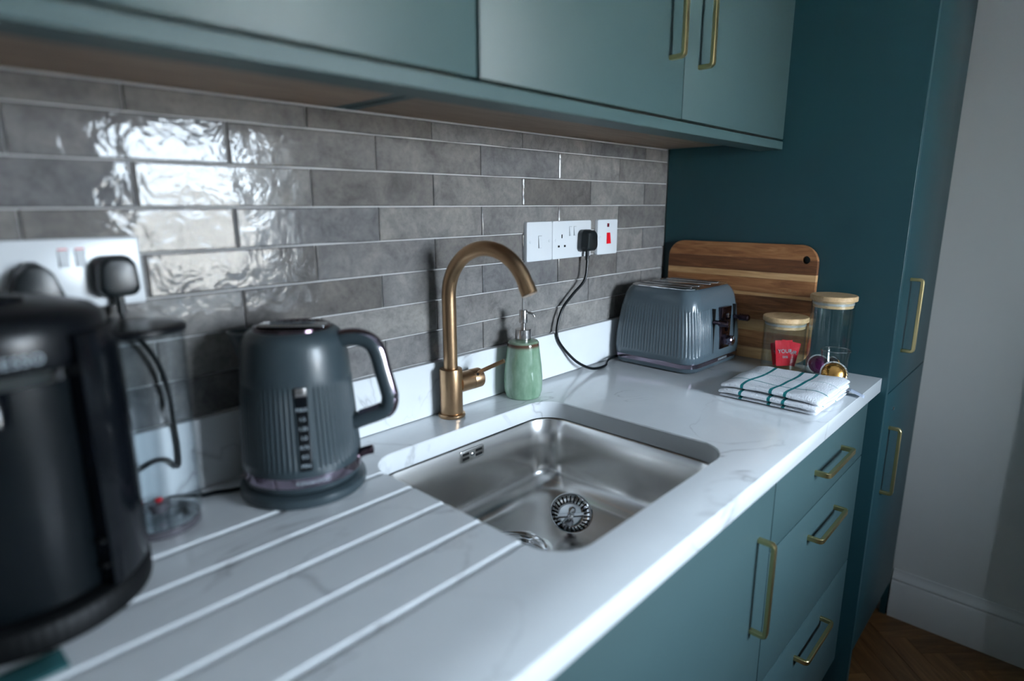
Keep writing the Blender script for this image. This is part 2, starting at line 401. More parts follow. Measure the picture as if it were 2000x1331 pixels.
# ---------------------------------------------------------------- wall tiles
U_, T_, TL, XE = .104, .0583, .243, -.1189
def tile(x0, x1, z0, z1):
    g = .0011; x0 += g; x1 -= g; z0 += g*.9; z1 -= g*.9
    w, h = x1-x0, z1-z0; bm = bmesh.new(); nx = max(2, int(w/.04)); nz = 3
    tx, tz = random.gauss(0, .0022), random.gauss(0, .005)
    def yy(u, v_):
        e = min(u*w, (1-u)*w, v_*h, (1-v_)*h)
        return -.0005+tx*(u-.5)*w+tz*(v_-.5)*h*.6+(.0013 if e < 1e-6 else 0)+random.gauss(0, .00009)
    xs = [0, .012]+[i/nx for i in range(1, nx)]+[.988, 1]; zs = [0, .04, .35, .66, .96, 1]
    jx = [random.gauss(0, .00045) for _ in range(4)]
    G = []
    for a in zs:
        row = []
        for b in xs:
            ex = jx[0] if a == 0 and 0 < b < 1 else 0
            row.append(bm.verts.new(((b-.5)*w, yy(b, a), (a-.5)*h+ex*math.sin(b*9)*.8)))
        G.append(row)
    for i in range(len(zs)-1):
        for j in range(len(xs)-1): bm.faces.new((G[i][j], G[i][j+1], G[i+1][j+1], G[i+1][j]))
    es = [e for e in bm.edges if e.is_boundary]
    r = bmesh.ops.extrude_edge_only(bm, edges=es)
    for v_ in r['geom']:
        if isinstance(v_, bmesh.types.BMVert): v_.co.y = .006
    o = obj('tile', bm, 'tile', wall_back, ((x0+x1)/2, 0, (z0+z1)/2), ang=.2)
for r_ in range(8):        # r_=0 is the cut top row
    zt = U_+(8-r_)*T_; zb = zt-T_
    if r_ == 0: zt = .5447
    off = XE if r_ % 2 == 0 else XE-TL/2
    edges = [0.]+[off-n*TL for n in range(0, 8)]
    if r_ % 2 == 1: edges = [0.]+[off-n*TL for n in range(0, 8)]
    for a, b in zip(edges[1:], edges): tile(a, b-(0 if b else .0015), zb, zt)
    # joints in order from the corner

# ---------------------------------------------------------------- worktop, upstand
bm = B(-2.6, -.0008, -.5845, -.0005, -.034, 0, .0012, 2)
wt = obj('worktop', bm, 'quartz')
tag(wt, 'white quartz worktop with faint grey veins and drainer grooves around the sink', 'worktop')
SX0, SX1, SY0, SY1 = -1.092, -.648, -.506, -.106
scx, scy, shw, shh = (SX0+SX1)/2, (SY0+SY1)/2, (SX1-SX0)/2, (SY1-SY0)/2
cutters = []
bm = bmesh.new(); loft(bm, [rr(scx, scy, shw+.0015, shh+.0015, .0555, .01, 10), rr(scx, scy, shw+.0015, shh+.0015, .0555, -.0002, 10), rr(scx, scy, shw, shh, .054, -.0018, 10), rr(scx, scy, shw, shh, .054, -.06, 10)])
cutters.append(obj('c', bm, 'quartz'))
for gy, gl_ in ((-.158, -1.62), (-.229, -1.62), (-.300, -1.64), (-.372, -1.66), (-.444, -1.68)):
    bm = bmesh.new(); R_ = .0075; zc = .0042
    ends = [(gl_, .2), (gl_+.012, .8), (gl_+.03, 1.), (-1.05, 1.)]
    loft(bm, [[(x, gy+R_*s*math.cos(2*PI*i/20), zc+(1-s)*.004+R_*math.sin(2*PI*i/20)) for i in range(20)] for x, s in ends])
    cutters.append(obj('c', bm, 'quartz'))
cut(wt, cutters, .5)
ups = obj('upstand', B(-2.6, -.001, -.0125, -.0006, .0003, U_, .001, 1), 'quartz')
tag(ups, 'white quartz upstand strip between worktop and grey tiles', 'upstand')

# ---------------------------------------------------------------- sink
DX, DY, SF = -.896, -.245, -.182
sink = thing('sink', 'brushed stainless steel undermount sink set in the white worktop', 'sink', (scx, scy, SF))
bm = bmesh.new()
rings = [rr(scx, scy, shw+.018, shh+.018, .07, -.0358, 12), rr(scx, scy, shw+.0015, shh+.0015, .056, -.0360, 12), rr(scx, scy, shw, shh, .055, -.039, 12), rr(scx, scy, shw-.004, shh-.004, .053, -.09, 12), rr(scx, scy, shw-.008, shh-.008, .052, SF+.052, 12)]
for k in range(1, 7):
    a = k/6*PI/2; rings.append(rr(scx, scy, shw-.008-.050*(1-math.cos(a)), shh-.008-.050*(1-math.cos(a)), .052-.006*k/6, SF+.052-.050*math.sin(a), 12))
for s in (.25, .5, .75, .9):
    A = rr(scx, scy, shw-.058, shh-.058, .046, SF+.002, 12); Bc = rr(DX, DY, .047, .047, .047, SF, 12)
    rings.append([tuple(a[i]*(1-s)+b[i]*s for i in range(3)) for a, b in zip(A, Bc)])
rings.append(rr(DX, DY, .047, .047, .047, SF, 12))
rings = [[(x-scx, y-scy, z-SF) for x, y, z in r] for r in rings]
loft(bm, rings, False, False)
o = obj('bowl', bm, 'steel', sink, recalc=False)
for p in o.data.polygons: p.use_smooth = True
md = o.modifiers.new('s', 'SOLIDIFY'); md.thickness = .0012; md.offset = 1
lx, ly = DX-scx, DY-scy
bm = lathe([(.058, .0002), (.0575, .0022), (.053, .003), (.049, .0008), (.0445, -.004), (.041, -.012), (.040, -.022), (.022, -.026), (.001, -.027)], 48, lx, ly, cap0=False, cap1=False)
o = obj('drain_flange', bm, 'chrome', sink)
bm = bmesh.new()
for i in range(6):
    a = i*PI/3; box(bm, -.002, .002, .008, .03, -.0265, -.024)
    bmesh.ops.rotate(bm, verts=bm.verts[-8:], cent=(0, 0, 0), matrix=Matrix.Rotation(a, 3, 'Z'))
for v_ in bm.verts: v_.co.x += lx; v_.co.y += ly
obj('drain_cross', bm, 'slot_dark', sink)
# overflow plate with its slots, on the back wall of the bowl
bm = bmesh.new(); OX, OZ = -.866, -.055
rg = lambda hw, hh, r, y: [(x, y, z) for x, z, _ in rr(OX-scx, OZ-SF, hw, hh, r, 0, 6)]
loft(bm, [rg(.030, .0115, .004, SY1-scy-.0022), rg(.030, .0115, .004, SY1-scy-.0045), rg(.0285, .010, .003, SY1-scy-.0052)])
ov = obj('overflow_plate', bm, 'steel', sink)
for sx_ in (-1, 1):
    for dz in (-.0045, .0045):
        b0 = OX-scx+sx_*.0165
        obj('slot', B(b0-.0085, b0+.0085, SY1-scy-.0058, SY1-scy-.004, OZ-SF+dz-.0028, OZ-SF+dz+.0028, .0008, 1), 'slot_dark', ov)
bm = lathe([(.0045, 0), (.0045, .001), (.003, .002), (.001, .0024)], 20)
bmesh.ops.rotate(bm, verts=bm.verts, cent=(0, 0, 0), matrix=Matrix.Rotation(PI/2, 3, 'X'))
for v_ in bm.verts: v_.co += Vector((OX-scx, SY1-scy-.0052, OZ-SF))
obj('screw', bm, 'chrome', ov)

# basket strainer leaning on its stem inside the bowl
bs = thing('basket_strainer', 'round slotted steel basket strainer tipped on its side in the sink', 'strainer', (-.775, -.285, SF+.004))
bm = bmesh.new()
lathe([(.0385, .010), (.039, .0115), (.0385, .013), (.0368, .0125), (.0355, .0095), (.0225, .0015), (.020, .0006), (.008, .0), (.0005, .0)], 72, bm=bm, cap0=False, cap1=False)
ba = obj('basket', bm, 'chrome', bs); md = ba.modifiers.new('s', 'SOLIDIFY'); md.thickness = .0006
for i in range(26):
    a = 2*PI*i/26; bm = bmesh.new(); box(bm, .0225, .0345, -.0013, .0013, -.0006, .0006, .0004, 1)
    bmesh.ops.rotate(bm, verts=bm.verts, cent=(.0290, 0, 0), matrix=Matrix.Rotation(-math.atan2(.008, .013), 3, 'Y'))
    for v_ in bm.verts: v_.co += Vector((0, 0, .0059))
    bmesh.ops.rotate(bm, verts=bm.verts, cent=(0, 0, 0), matrix=Matrix.Rotation(a, 3, 'Z'))
    o = obj('slot', bm, 'slot_dark', bs)
obj('post', lathe([(.006, 0), (.006, .004), (.0032, .006), (.003, .015), (.0065, .017), (.0065, .023), (.004, .0245), (.0005, .025)], 24), 'chrome', bs)
bm = bmesh.new(); box(bm, -.027, .027, -.0032, .0032, .0018, .0034, .0006, 1)
obj('crossbar', bm, 'chrome', bs)
obj('stem', lathe([(.012, -.002), (.012, -.010), (.0045, -.012), (.0045, -.024), (.001, -.025)], 24), 'smoke_chrome', bs)
n_ = Vector((-.36, -.42, .72)).normalized(); xx = Vector((.76, -.65, 0)); xx = (xx-n_*xx.dot(n_)).normalized(); yy_ = n_.cross(xx)
Mm = Matrix((xx, yy_, n_)).transposed().to_4x4(); Mm.translation = Vector((-.779, -.276, SF+.0285)); bs.matrix_world = Mm

# ---------------------------------------------------------------- tap
FX, FY = -.853, -.0405
tap = thing('kitchen_tap', 'antique brass swan neck mixer tap behind the sink', 'tap', (FX, FY, 0))
obj('base_ring', lathe([(.0255, .0002), (.0262, .002), (.0258, .0055), (.0235, .0075), (.021, .0078)], 48), 'old_brass', tap)
obj('body', lathe([(.0215, .0075), (.0218, .009), (.0218, .092), (.0212, .0945), (.019, .0955), (.0142, .0956), (.0138, .090)], 48), 'old_brass', tap)
R_, zc, ang = .092, .2325, .10
pth = [(0, 0, .088), (0, 0, .12), (0, 0, .16), (0, 0, .20), (0, 0, zc-.01)]
for i in range(0, 33):
    th = 2.72*i/32; d = R_-R_*math.cos(th); pth.append((math.sin(ang)*d, -math.cos(ang)*d, zc+R_*math.sin(th)))
obj('spout', tube(pth, .0133, 28), 'old_brass', tap)
e = Vector(pth[-1]); dr = (e-Vector(pth[-2])).normalized()
bm = tube([e-dr*.001, e+dr*.0015, e+dr*.0018, e+dr*.02, e+dr*.021, e+dr*.0195], [.0128, .0128, .0141, .0141, .0128, .0105], 32)
obj('nozzle', bm, 'old_brass', tap)
hz = .062
obj('valve_hub', tube([(.015, 0, hz), (.0475, 0, hz)], [.0198, .0198], 40), 'old_brass', tap)
obj('seam', tube([(.0470, 0, hz), (.0492, 0, hz)], .0188, 40), 'slot_dark', tap)
lev = obj('lever_cap', tube([(.0488, 0, hz), (.0495, 0, hz), (.0725, 0, hz), (.0745, 0, hz), (.0748, 0, hz)], [.0194, .0198, .0198, .0175, .001], 40), 'old_brass', tap)
obj('lever', tube([(.060, -.012, hz+.012), (.0635, -.022, hz+.020), (.0838, -.0595, .1035), (.0844, -.0605, .1042)], [.0041, .0041, .0041, .0034], 20), 'old_brass', lev)
bm = tube([(.0555, -.0150, hz+.0115), (.0553, -.0168, hz+.0130)], .0026, 16); obj('grub_screw', bm, 'slot_dark', lev)

# ---------------------------------------------------------------- soap dispenser
sp_ = thing('soap_dispenser', 'green glazed ceramic soap dispenser with steel pump beside the tap', 'soap dispenser', (-.6655, -.0565, 0))
obj('bottle', lathe([(.030, .0003), (.0355, .0006), (.0375, .003), (.0378, .006), (.0405, .014), (.0412, .028), (.0408, .045), (.0390, .068), (.0365, .088), (.0345, .104), (.0335, .1135), (.0330, .1175), (.0305, .1205), (.020, .1225), (.016, .123)], 64), 'green', sp_)
obj('collar', lathe([(.0162, .1232), (.0166, .125), (.0166, .1445), (.0158, .1455), (.0066, .1458)], 40), 'nickel', sp_)
obj('stem', lathe([(.0052, .144), (.0052, .16)], 24), 'nickel', sp_)
pmp = obj('pump_head', lathe([(.0062, .158), (.0082, .1585), (.0085, .160), (.0085, .184), (.0078, .1855), (.001, .186)], 32), 'nickel', sp_)
obj('spout', tube([(.005, -.003, .1795), (.0105, -.0105, .1785), (.0145, -.0150, .1760), (.0160, -.0165, .1705)], .0026, 14), 'nickel', pmp)

# ---------------------------------------------------------------- sockets and switches on the tiles
WF = -.0008     # face of the tiles
def plate(name, label, cat, x0, x1, zt, zb, group=None):
    p = thing(name, label, cat, ((x0+x1)/2, WF, (zt+zb)/2), 0, group)
    w, h = (x1-x0)/2, (zt-zb)/2; bm = bmesh.new()
    R2 = lambda hw, hh, r, y: [(x, y, z) for x, z, _ in rr(0, 0, hw, hh, r, 0, 6)]
    loft(bm, [R2(w, h, .004, 0), R2(w, h, .004, -.0065), R2(w-.0006, h-.0006, .004, -.0082), R2(w-.003, h-.003, .003, -.009)])
    obj('faceplate', bm, 'white_plastic', p); return p
def rocker(p, cx, cz, m='white_switch', w=.0055, h=.011, tilt=1):
    bm = bmesh.new()
    vs = [(-w, -.0085, -h), (w, -.0085, -h), (w, -.0085, h), (-w, -.0085, h)]
    y_b, y_t = (-.0128, -.0095) if tilt > 0 else (-.0095, -.0128)
    a = [bm.verts.new(q) for q in vs]; b = [bm.verts.new(q) for q in ((-w, y_b, -h), (w, y_b, -h), (w, y_t, h), (-w, y_t, h))]
    bm.faces.new(a[::-1]); bm.faces.new(b)
    for i in range(4): bm.faces.new((a[i], a[(i+1) % 4], b[(i+1) % 4], b[i]))
    o = obj('rocker', bm, m, p, (cx, 0, cz)); return o
def gapline(p, cx, cz, w=.0062, h=.0117):
    obj('rocker_recess', B(cx-w, cx+w, -.0092, -.0088, cz-h, cz+h), 'print_dark', p)
def holes(p, cx, cz):
    obj('earth_hole', B(cx-.002, cx+.002, -.0094, -.0088, cz+.008, cz+.0165, .0004, 1), 'slot_dark', p)
    for s in (-1, 1): obj('pin_hole', B(cx+s*.011-.0034, cx+s*.011+.0034, -.0094, -.0088, cz-.0125, cz-.0078, .0004, 1), 'slot_dark', p)
def screws(p, w):
    for s in (-1, 1):
        bm = lathe([(.0032, 0), (.0032, .0006), (.002, .0009)], 16); bmesh.ops.rotate(bm, verts=bm.verts, cent=(0, 0, 0), matrix=Matrix.Rotation(PI/2, 3, 'X'))
        obj('screw_cap', bm, 'white_switch', p, (s*w, -.009, 0))
ZT, ZB = .3619, .2760
p1 = plate('light_switch', 'small white single switch plate left of the double socket behind the tap', 'switch', -.6025, -.5165, ZT, ZB)
gapline(p1, 0, -.001, .0058, .0135); rocker(p1, 0, -.001, w=.0052, h=.0128); screws(p1, .032)
p2 = plate('double_socket', 'white double socket between two switches, black plug in its right outlet', 'socket', -.5155, -.370, ZT, ZB)
for s in (-.0085, .0085): gapline(p2, s, .019, .0052, .0107); rocker(p2, s, .019, w=.0046, h=.0102)
holes(p2, -.040, -.004); holes(p2, .040, -.004); screws(p2, .062)
p3 = plate('cooker_switch', 'white switch plate with red rocker, rightmost on the tiles', 'switch', -.3426, -.2566, ZT, ZB)
rocker(p3, .002, -.003, 'red_plastic', w=.0075, h=.0135, tilt=1); obj('neon_light', B(-.0045, .0045, -.0098, -.0088, .0245, .0335, .001, 1), 'dark_red', p3); screws(p3, .032)
p4 = plate('double_socket', 'white double socket above the coffee machine with two black plugs', 'socket', -1.4860, -1.3400, .3605, .2762)
for s in (-.0085, .0085): gapline(p4, s, .019, .0052, .0107); rocker(p4, s, .019, w=.0046, h=.0102); obj('red_marker', B(s-.0046, s+.0046, -.0099, -.0092, .0290, .0305), 'red_plastic', p4)
holes(p4, -.040, -.004); holes(p4, .040, -.004); screws(p4, .062)

def plug_bm(w=.0235, h=.0255, d=.030, taper=.14):
    bm = bmesh.new()
    R2 = lambda hw, hh, r, y, dz=0: [(x, y, z+dz) for x, z, _ in rr(0, 0, hw, hh, r, 0, 8)]
    loft(bm, [R2(w-.001, h-.001, .010, 0), R2(w, h, .0115, -.002), R2(w, h, .0115, -.012), R2(w-.0012, h-.0012, .011, -.0135), R2(w-.002, h-.002, .011, -d+.005), R2(w-.005, h-.005, .010, -d+.001), R2(w-.0085, h-.0085, .008, -d)])
    for v_ in bm.verts:
        if v_.co.z > -.004: v_.co.x *= 1-taper*((v_.co.z+.004)/h)**1.5
    return bm
CORDS = {}
def plug(key, loc, path, r=.0034, w=.0235, taper=.14):
    loc = Vector(loc)
    P = spline([Vector(q)-loc for q in path], 8)
    c = obj('power_cord', tube(P, r, 10), 'black_satin', None, loc)
    bm = plug_bm(w, taper=taper)
    for k in range(6): lathe([(.0052, -.0245-.0036*k), (.0052, -.0270-.0036*k), (.0043, -.0272-.0036*k), (.0043, -.0281-.0036*k)], 18, 0, -.013, bm)
    obj('plug', bm, 'black_plastic', c)
    CORDS[key] = c; return c
def take_cord(root, key):
    c = CORDS[key]; bpy.context.view_layer.update(); c.parent = root; c.matrix_parent_inverse = Matrix.Identity(4)
    bpy.context.view_layer.update(); c.matrix_basis = root.matrix_world.inverted() @ Matrix.Translation(c.location)
px_, pz_ = -.4026, .3148
pg = plug('toaster', (px_, WF-.0095, pz_),
     [(px_, WF-.0225, pz_-.024), (px_, -.024, pz_-.052), (-.412, -.024, .222), (-.452, -.019, .190), (-.487, -.0172, .160), (-.505, -.0172, .120), (-.503, -.0175, .092), (-.480, -.020, .062), (-.447, -.032, .028), (-.413, -.045, .008), (-.385, -.052, .0035), (-.352, -.050, .0036), (-.325, -.036, .006), (-.300, -.030, .009), (-.270, -.030, .010)])
text('embossed_mark', '13A', .006, 'black_satin', pg, face_m((0, -.0301, .004), (0, -1, 0)))
kx, kz = -1.3735, .3135
plug('kettle', (kx, WF-.0095, kz),
     [(kx, WF-.0225, kz-.024), (kx, -.024, kz-.05), (-1.370, -.0235, .246), (-1.352, -.0190, .222), (-1.338, -.0170, .19), (-1.331, -.0165, .15), (-1.330, -.0165, .11), (-1.329, -.0165, .07), (-1.332, -.0165, .046), (-1.345, -.0165, .060), (-1.362, -.0168, .062), (-1.385, -.0168, .052), (-1.405, -.0168, .034), (-1.398, -.0166, .012), (-1.372, -.0166, .0045), (-1.345, -.0180, .0040), (-1.325, -.032, .0040), (-1.312, -.042, .0040), (-1.296, -.046, .0040), (-1.280, -.056, .0045), (-1.262, -.066, .006)], r=.0032)
kx2 = -1.4545
plug('coffee', (kx2, WF-.0095, kz-.003),
     [(kx2, WF-.0225, kz-.027), (kx2, -.024, kz-.06), (kx2-.006, -.022, .20), (kx2-.012, -.020, .15), (-1.47, -.019, .09), (-1.478, -.019, .04), (-1.485, -.022, .006), (-1.495, -.030, .0042)], w=.027, taper=.62)

# ---------------------------------------------------------------- kettle
KX, KY = -1.192, -.1035
ket = thing('kettle', 'slate grey ribbed kettle with looped handle, standing on its round base', 'kettle', (KX, KY, 0))
RV = Vector((.686, -.727)); ra = math.atan2(RV.y, RV.x)    # handle direction
obj('power_base', lathe([(.082, .0004), (.0865, .002), (.0875, .008), (.0868, .0135), (.083, .0165), (.074, .018), (.070, .0182)], 72), 'slate', ket)
def ribs(r, z, a):
    k = 0.
    if .052 < z < .166:
        k = min(1, (z-.052)/.004, (.166-z)/.004)
        n = 72
        d = (a-math.atan2(-.910, -.415)+PI) % (2*PI)-PI
        if abs(d) < .135: k = 0
        return r-.0018*k*(.5-.5*math.cos(n*a))**2
    return r
kp = [(.070, .0185), (.0760, .0190), (.0785, .0205), (.0800, .0240), (.0812, .0300)]
kp += [(.0815-.0001*i, .0345+.0022*i) for i in range(4)]
kp2 = [(.0818, .0435), (.0815, .050), (.0813, .0525), (.0811, .0565), (.080, .08), (.0785, .105), (.0768, .13), (.0752, .150), (.0745, .1615), (.0741, .1655), (.0738, .170), (.0728, .185), (.0712, .200), (.0690, .213), (.0662, .222), (.0620, .2285), (.0565, .2325), (.0530, .2340), (.052, .2335)]
obj('lower_shell', lathe([(.070, .0185), (.0755, .0190), (.0785, .0205), (.0800, .0240), (.0808, .0290)], 96), 'slate', ket)
bd = obj('band', lathe([(.0806, .0288), (.0814, .0292), (.0817, .0360), (.0816, .0432), (.0810, .0436)], 96, cap0=False, cap1=False), 'violet_chrome', ket)
obj('body', lathe(kp2, 576, rfun=ribs, cap0=False, cap1=True), 'slate', ket, ang=1.2)
obj('lid', lathe([(.0515, .2335), (.0510, .2362), (.0485, .2368), (.044, .2345), (.030, .2338), (.001, .2338)], 64), 'smoke_chrome', ket)
bm = bmesh.new(); box(bm, -.047, .047, -.0125, .0125, .2335, .2395, .0035, 3)
bmesh.ops.rotate(bm, verts=bm.verts, cent=(0, 0, 0), matrix=Matrix.Rotation(ra, 3, 'Z')); lg = obj('lid_grip', bm, 'chrome', ket)
for i in range(7):
    bm = B(-.0022, .0022, -.010, .010, .2394, .2412, .0007, 1)
    bmesh.ops.translate(bm, verts=bm.verts, vec=(-.026+.0087*i, 0, 0)); bmesh.ops.rotate(bm, verts=bm.verts, cent=(0, 0, 0), matrix=Matrix.Rotation(ra, 3, 'Z')); obj('grip_rib', bm, 'slate', lg)
# spout
bm = bmesh.new(); dv = Vector((-RV.x, -RV.y, 0)); sv = Vector((RV.y, -RV.x, 0))
def sring(base_r, dist, z, hw, dep, n=16):
    out = []
    for i in range(n+1):
        a = -PI/2+PI*i/n
        out.append(tuple(dv*(base_r+dist*math.cos(a)**1.4)+sv*(hw*math.sin(a))+Vector((0, 0, z))))
    return out
rs = [sring(.068, .004, .165, .012, 0), sring(.064, .011, .182, .018, 0), sring(.058, .023, .200, .023, 0), sring(.052, .034, .214, .0255, 0), sring(.049, .0415, .2245, .0265, 0), sring(.049, .0425, .2285, .0268, 0)]
loft(bm, rs, False, False, closed=False)
o = obj('spout', bm, 'slate', ket); md = o.modifiers.new('s', 'SOLIDIFY'); md.thickness = .0022
bm = bmesh.new(); r_in = sring(.052, .036, .2235, .0225, 0); bm.faces.new([bm.verts.new(q) for q in r_in]); obj('spout_mouth', bm, 'slot_dark', ket)
# handle: slate loop with a polished back strip
def rad(r, z): return Vector((RV.x*r, RV.y*r, z))
hp = [rad(.058, .2135), rad(.074, .2185), rad(.092, .2180), rad(.107, .2110), rad(.1155, .1970), rad(.121, .172), rad(.1275, .145), rad(.1295, .130), rad(.125, .1160), rad(.112, .1085), rad(.095, .1025), rad(.078, .0960)]
hs = spline(hp, 6); bm = bmesh.new(); n = 20; rings = []
side = Vector((-RV.y, RV.x, 0))
for i, p in enumerate(hs):
    tn = (hs[min(i+1, len(hs)-1)]-hs[max(i-1, 0)]).normalized(); nn = tn.cross(side).normalized()
    rings.append([tuple(p+side*(.0120*math.cos(2*PI*k/n))+nn*(.0118*math.sin(2*PI*k/n))) for k in range(n)])
loft(bm, rings); hd = obj('handle', bm, 'slate', ket)
bm = bmesh.new(); rings = []
for i, p in enumerate(hs[3:-4]):
    j = i+3; tn = (hs[j+1]-hs[j-1]).normalized(); nn = tn.cross(side).normalized()
    if nn.dot(Vector((RV.x, RV.y, .6))) < 0: nn = -nn
    rings.append([tuple(p+side*(.0106*math.cos(PI*k/10))+nn*(.0127*math.sin(PI*k/10))) for k in range(11)])
loft(bm, rings, False, False, closed=False); o = obj('handle_trim', bm, 'violet_chrome', hd); md = o.modifiers.new('s', 'SOLIDIFY'); md.thickness = .0008; md.offset = 0
# switch at the foot of the handle
bm = tube([rad(.079, .046), rad(.092, .051), rad(.101, .0535), rad(.1025, .0537)], [.0065, .0068, .0068, .005], 20); obj('switch_lever', bm, 'smoke_chrome', ket)
bm = tube([rad(.078, .041), rad(.0835, .040)], [.013, .010], 24); obj('switch_housing', bm, 'smoke_chrome', ket)
# water gauge and its marks, facing the room; maker's name on the band
ga = Vector((-.415, -.910, 0)).normalized(); gam = math.atan2(ga.x, -ga.y)
def on_body(u, z, off=0.):     # point u metres round the body from the gauge line
    import bisect
    r = .0813-(z-.0525)*.0625; a = u/r+gam
    return Vector(((r+off)*math.sin(a), -(r+off)*math.cos(a), z))
bm = bmesh.new(); rings = []
for z in [.0535+.112*i/14 for i in range(15)]: rings.append([tuple(on_body(u, z, .0006-(.0006 if abs(u) > .0075 else 0))) for u in (-.0085, -.0075, -.004, 0, .004, .0075, .0085)])
loft(bm, rings, False, False, closed=False); o = obj('water_gauge', bm, 'black_gloss', ket); md = o.modifiers.new('s', 'SOLIDIFY'); md.thickness = .0016; md.offset = -1
bm = bmesh.new(); rings = []
for z in [.155+.0115*i/4 for i in range(5)]: rings.append([tuple(on_body(u, z, .0014)) for u in (-.0080, -.004, 0, .004, .0080)])
loft(bm, rings, False, False, closed=False); gc = obj('gauge_cap', bm, 'nickel', o)
md = gc.modifiers.new('s', 'SOLIDIFY'); md.thickness = .001; md.offset = -1
for i, s in enumerate(['MIN', '0.5', '0.75', '1.0', '1.25', '1.5', 'MAX']):
    z = .0605+.0128*i; pt = on_body(0, z, .0010)
    text('mark', s, .0068, 'print_white', ket, face_m(pt, (ga.x, ga.y, .06)), .0001)
t_ = text('lettering', 'KENWOOD', .0078, 'print_white', ket, Matrix.Identity(4), .0001, 1.15); wrap(t_.data, .0817, .0002)
t_.matrix_local = Matrix.Rotation(gam+.10, 4, 'Z') @ Matrix.Translation((0, 0, .0362))

take_cord(ket, 'kettle')

# ---------------------------------------------------------------- coffee machine (half out of frame, very near)
CX_, CY_ = -1.520, -.145
cm = thing('coffee_machine', 'black glossy round coffee machine at the left edge of the worktop', 'coffee machine', (CX_, CY_, 0))
fd = Vector((-.06, -1, 0)).normalized()
def rb(r, z, a): return r-.0008*(.5+.5*math.cos(80*a)) if .004 < z < .026 else r
obj('drip_base', lathe([(.104, .0005), (.108, .002), (.109, .0045), (.109, .0255), (.106, .0285), (.096, .030), (.08, .0302)], 240, rfun=rb), 'black_matte', cm, ang=1.2)
obj('body', lathe([(.088, .0302), (.090, .032), (.091, .10), (.091, .192), (.0915, .2445)], 96), 'black_satin', cm)
obj('chrome_band', lathe([(.0945, .2452), (.0965, .2456), (.0970, .2560), (.0960, .2570)], 96, cap0=False, cap1=False), 'chrome', cm)
obj('brew_head', lathe([(.0915, .2446), (.0945, .2452), (.0948, .2572), (.0975, .2580), (.099, .262), (.1000, .270), (.0998, .286), (.0975, .296), (.091, .3025), (.076, .3075), (.055, .312), (.030, .315), (.001, .316)], 96), 'black_head', cm)
t_ = text('lettering', 'NESPRESSO', .0130, 'print_white', cm, Matrix.Identity(4), .0001, 1.12); wrap(t_.data, .1003, .0004)
t_.matrix_local = Matrix.Rotation(-.04, 4, 'Z') @ Matrix.Translation((0, 0, .2685))
obj('lid_lever', tube([(-.03, -.03, .311), (0, -.045, .316), (.03, -.03, .311)], [.006, .008, .006], 20), 'black_gloss', cm)
# glossy side rail that carries the water tank
bm = bmesh.new(); n = 10; rings = []
for z, off in ((.030, .0), (.034, .0012), (.12, .0014), (.20, .0014), (.27, .0010), (.285, 0)):
    row = []
    for i in range(n+1):
        a = -1.02+.78*i/n; row.append(((.1075+off)*math.cos(a), (.1075+off)*math.sin(a), z))
    for i in range(n, -1, -1):
        a = -1.02+.78*i/n; row.append((.0925*math.cos(a), .0925*math.sin(a), z))
    rings.append(row)
loft(bm, rings); o = obj('side_rail', bm, 'black_gloss', cm)
for z in (.052, .078): obj('button', lathe([(.0045, 0), (.0045, .003), (.001, .0035)], 16), 'black_matte', o, (.0)*3 if False else (.0905*math.cos(-.95), .0905*math.sin(-.95)-.012, z))
obj('spout', tube([(-.01, -.070, .2440), (-.01, -.080, .236), (-.01, -.086, .212)], [.020, .018, .013], 24), 'black_gloss', cm)
take_cord(cm, 'coffee')

# water tank
TX, TY = -1.3765, -.0775
tk = thing('water_tank', 'clear cylindrical water tank with dark lid between coffee machine and kettle', 'water tank', (TX, TY, 0))
bm = bmesh.new()
lathe([(.0440, .0135), (.0478, .0145), (.0492, .018), (.0500, .060), (.0525, .2520), (.0508, .2520), (.0484, .060), (.0476, .0215), (.0450, .0185), (.001, .0180)], 72, bm=bm, cap1=False)
obj('vessel', bm, 'tank_plastic', tk)
obj('foot', lathe([(.040, .0003), (.0465, .0008), (.0475, .003), (.0475, .0095), (.047, .0125), (.0445, .0132), (.040, .0132)], 64), 'tank_plastic', tk)
obj('foot_ring', lathe([(.0440, .0006), (.0455, .001), (.0455, .0105), (.044, .0112)], 48, cap0=False, cap1=False), 'grey_band', tk)
obj('lid', lathe([(.0518, .2505), (.0548, .2515), (.0555, .2535), (.0552, .2575), (.053, .2595), (.045, .2605), (.001, .2610)], 64), 'black_head', tk)
obj('valve', lathe([(.010, .0185), (.010, .024), (.0125, .025), (.0125, .031), (.004, .033), (.001, .033)], 28), 'grey_band', tk)
obj('valve_button', lathe([(.0045, .0331), (.0045, .0360), (.001, .0364)], 20), 'red_plastic', tk)

# teal cloth corner peeping out under the machine
bm = bmesh.new(); nx, ny = 10, 6; G = []
for j in range(ny+1): G.append([bm.verts.new((-.155+.16*i/nx, -.028+.03*j/ny, .0035+.0006*math.sin(i*1.3)+.0005*math.cos(j*2.))) for i in range(nx+1)])
for j in range(ny):
    for i in range(nx): bm.faces.new((G[j][i], G[j][i+1], G[j+1][i+1], G[j+1][i]))
o = obj('dish_cloth', bm, 'teal_cloth', None, (-1.5215, -.2600, 0)); o.rotation_euler = (0, 0, math.radians(2)); md = o.modifiers.new('s', 'SOLIDIFY'); md.thickness = .003; md.offset = -1
tag(o, 'dark teal folded cloth lying in front of the coffee machine', 'cloth')

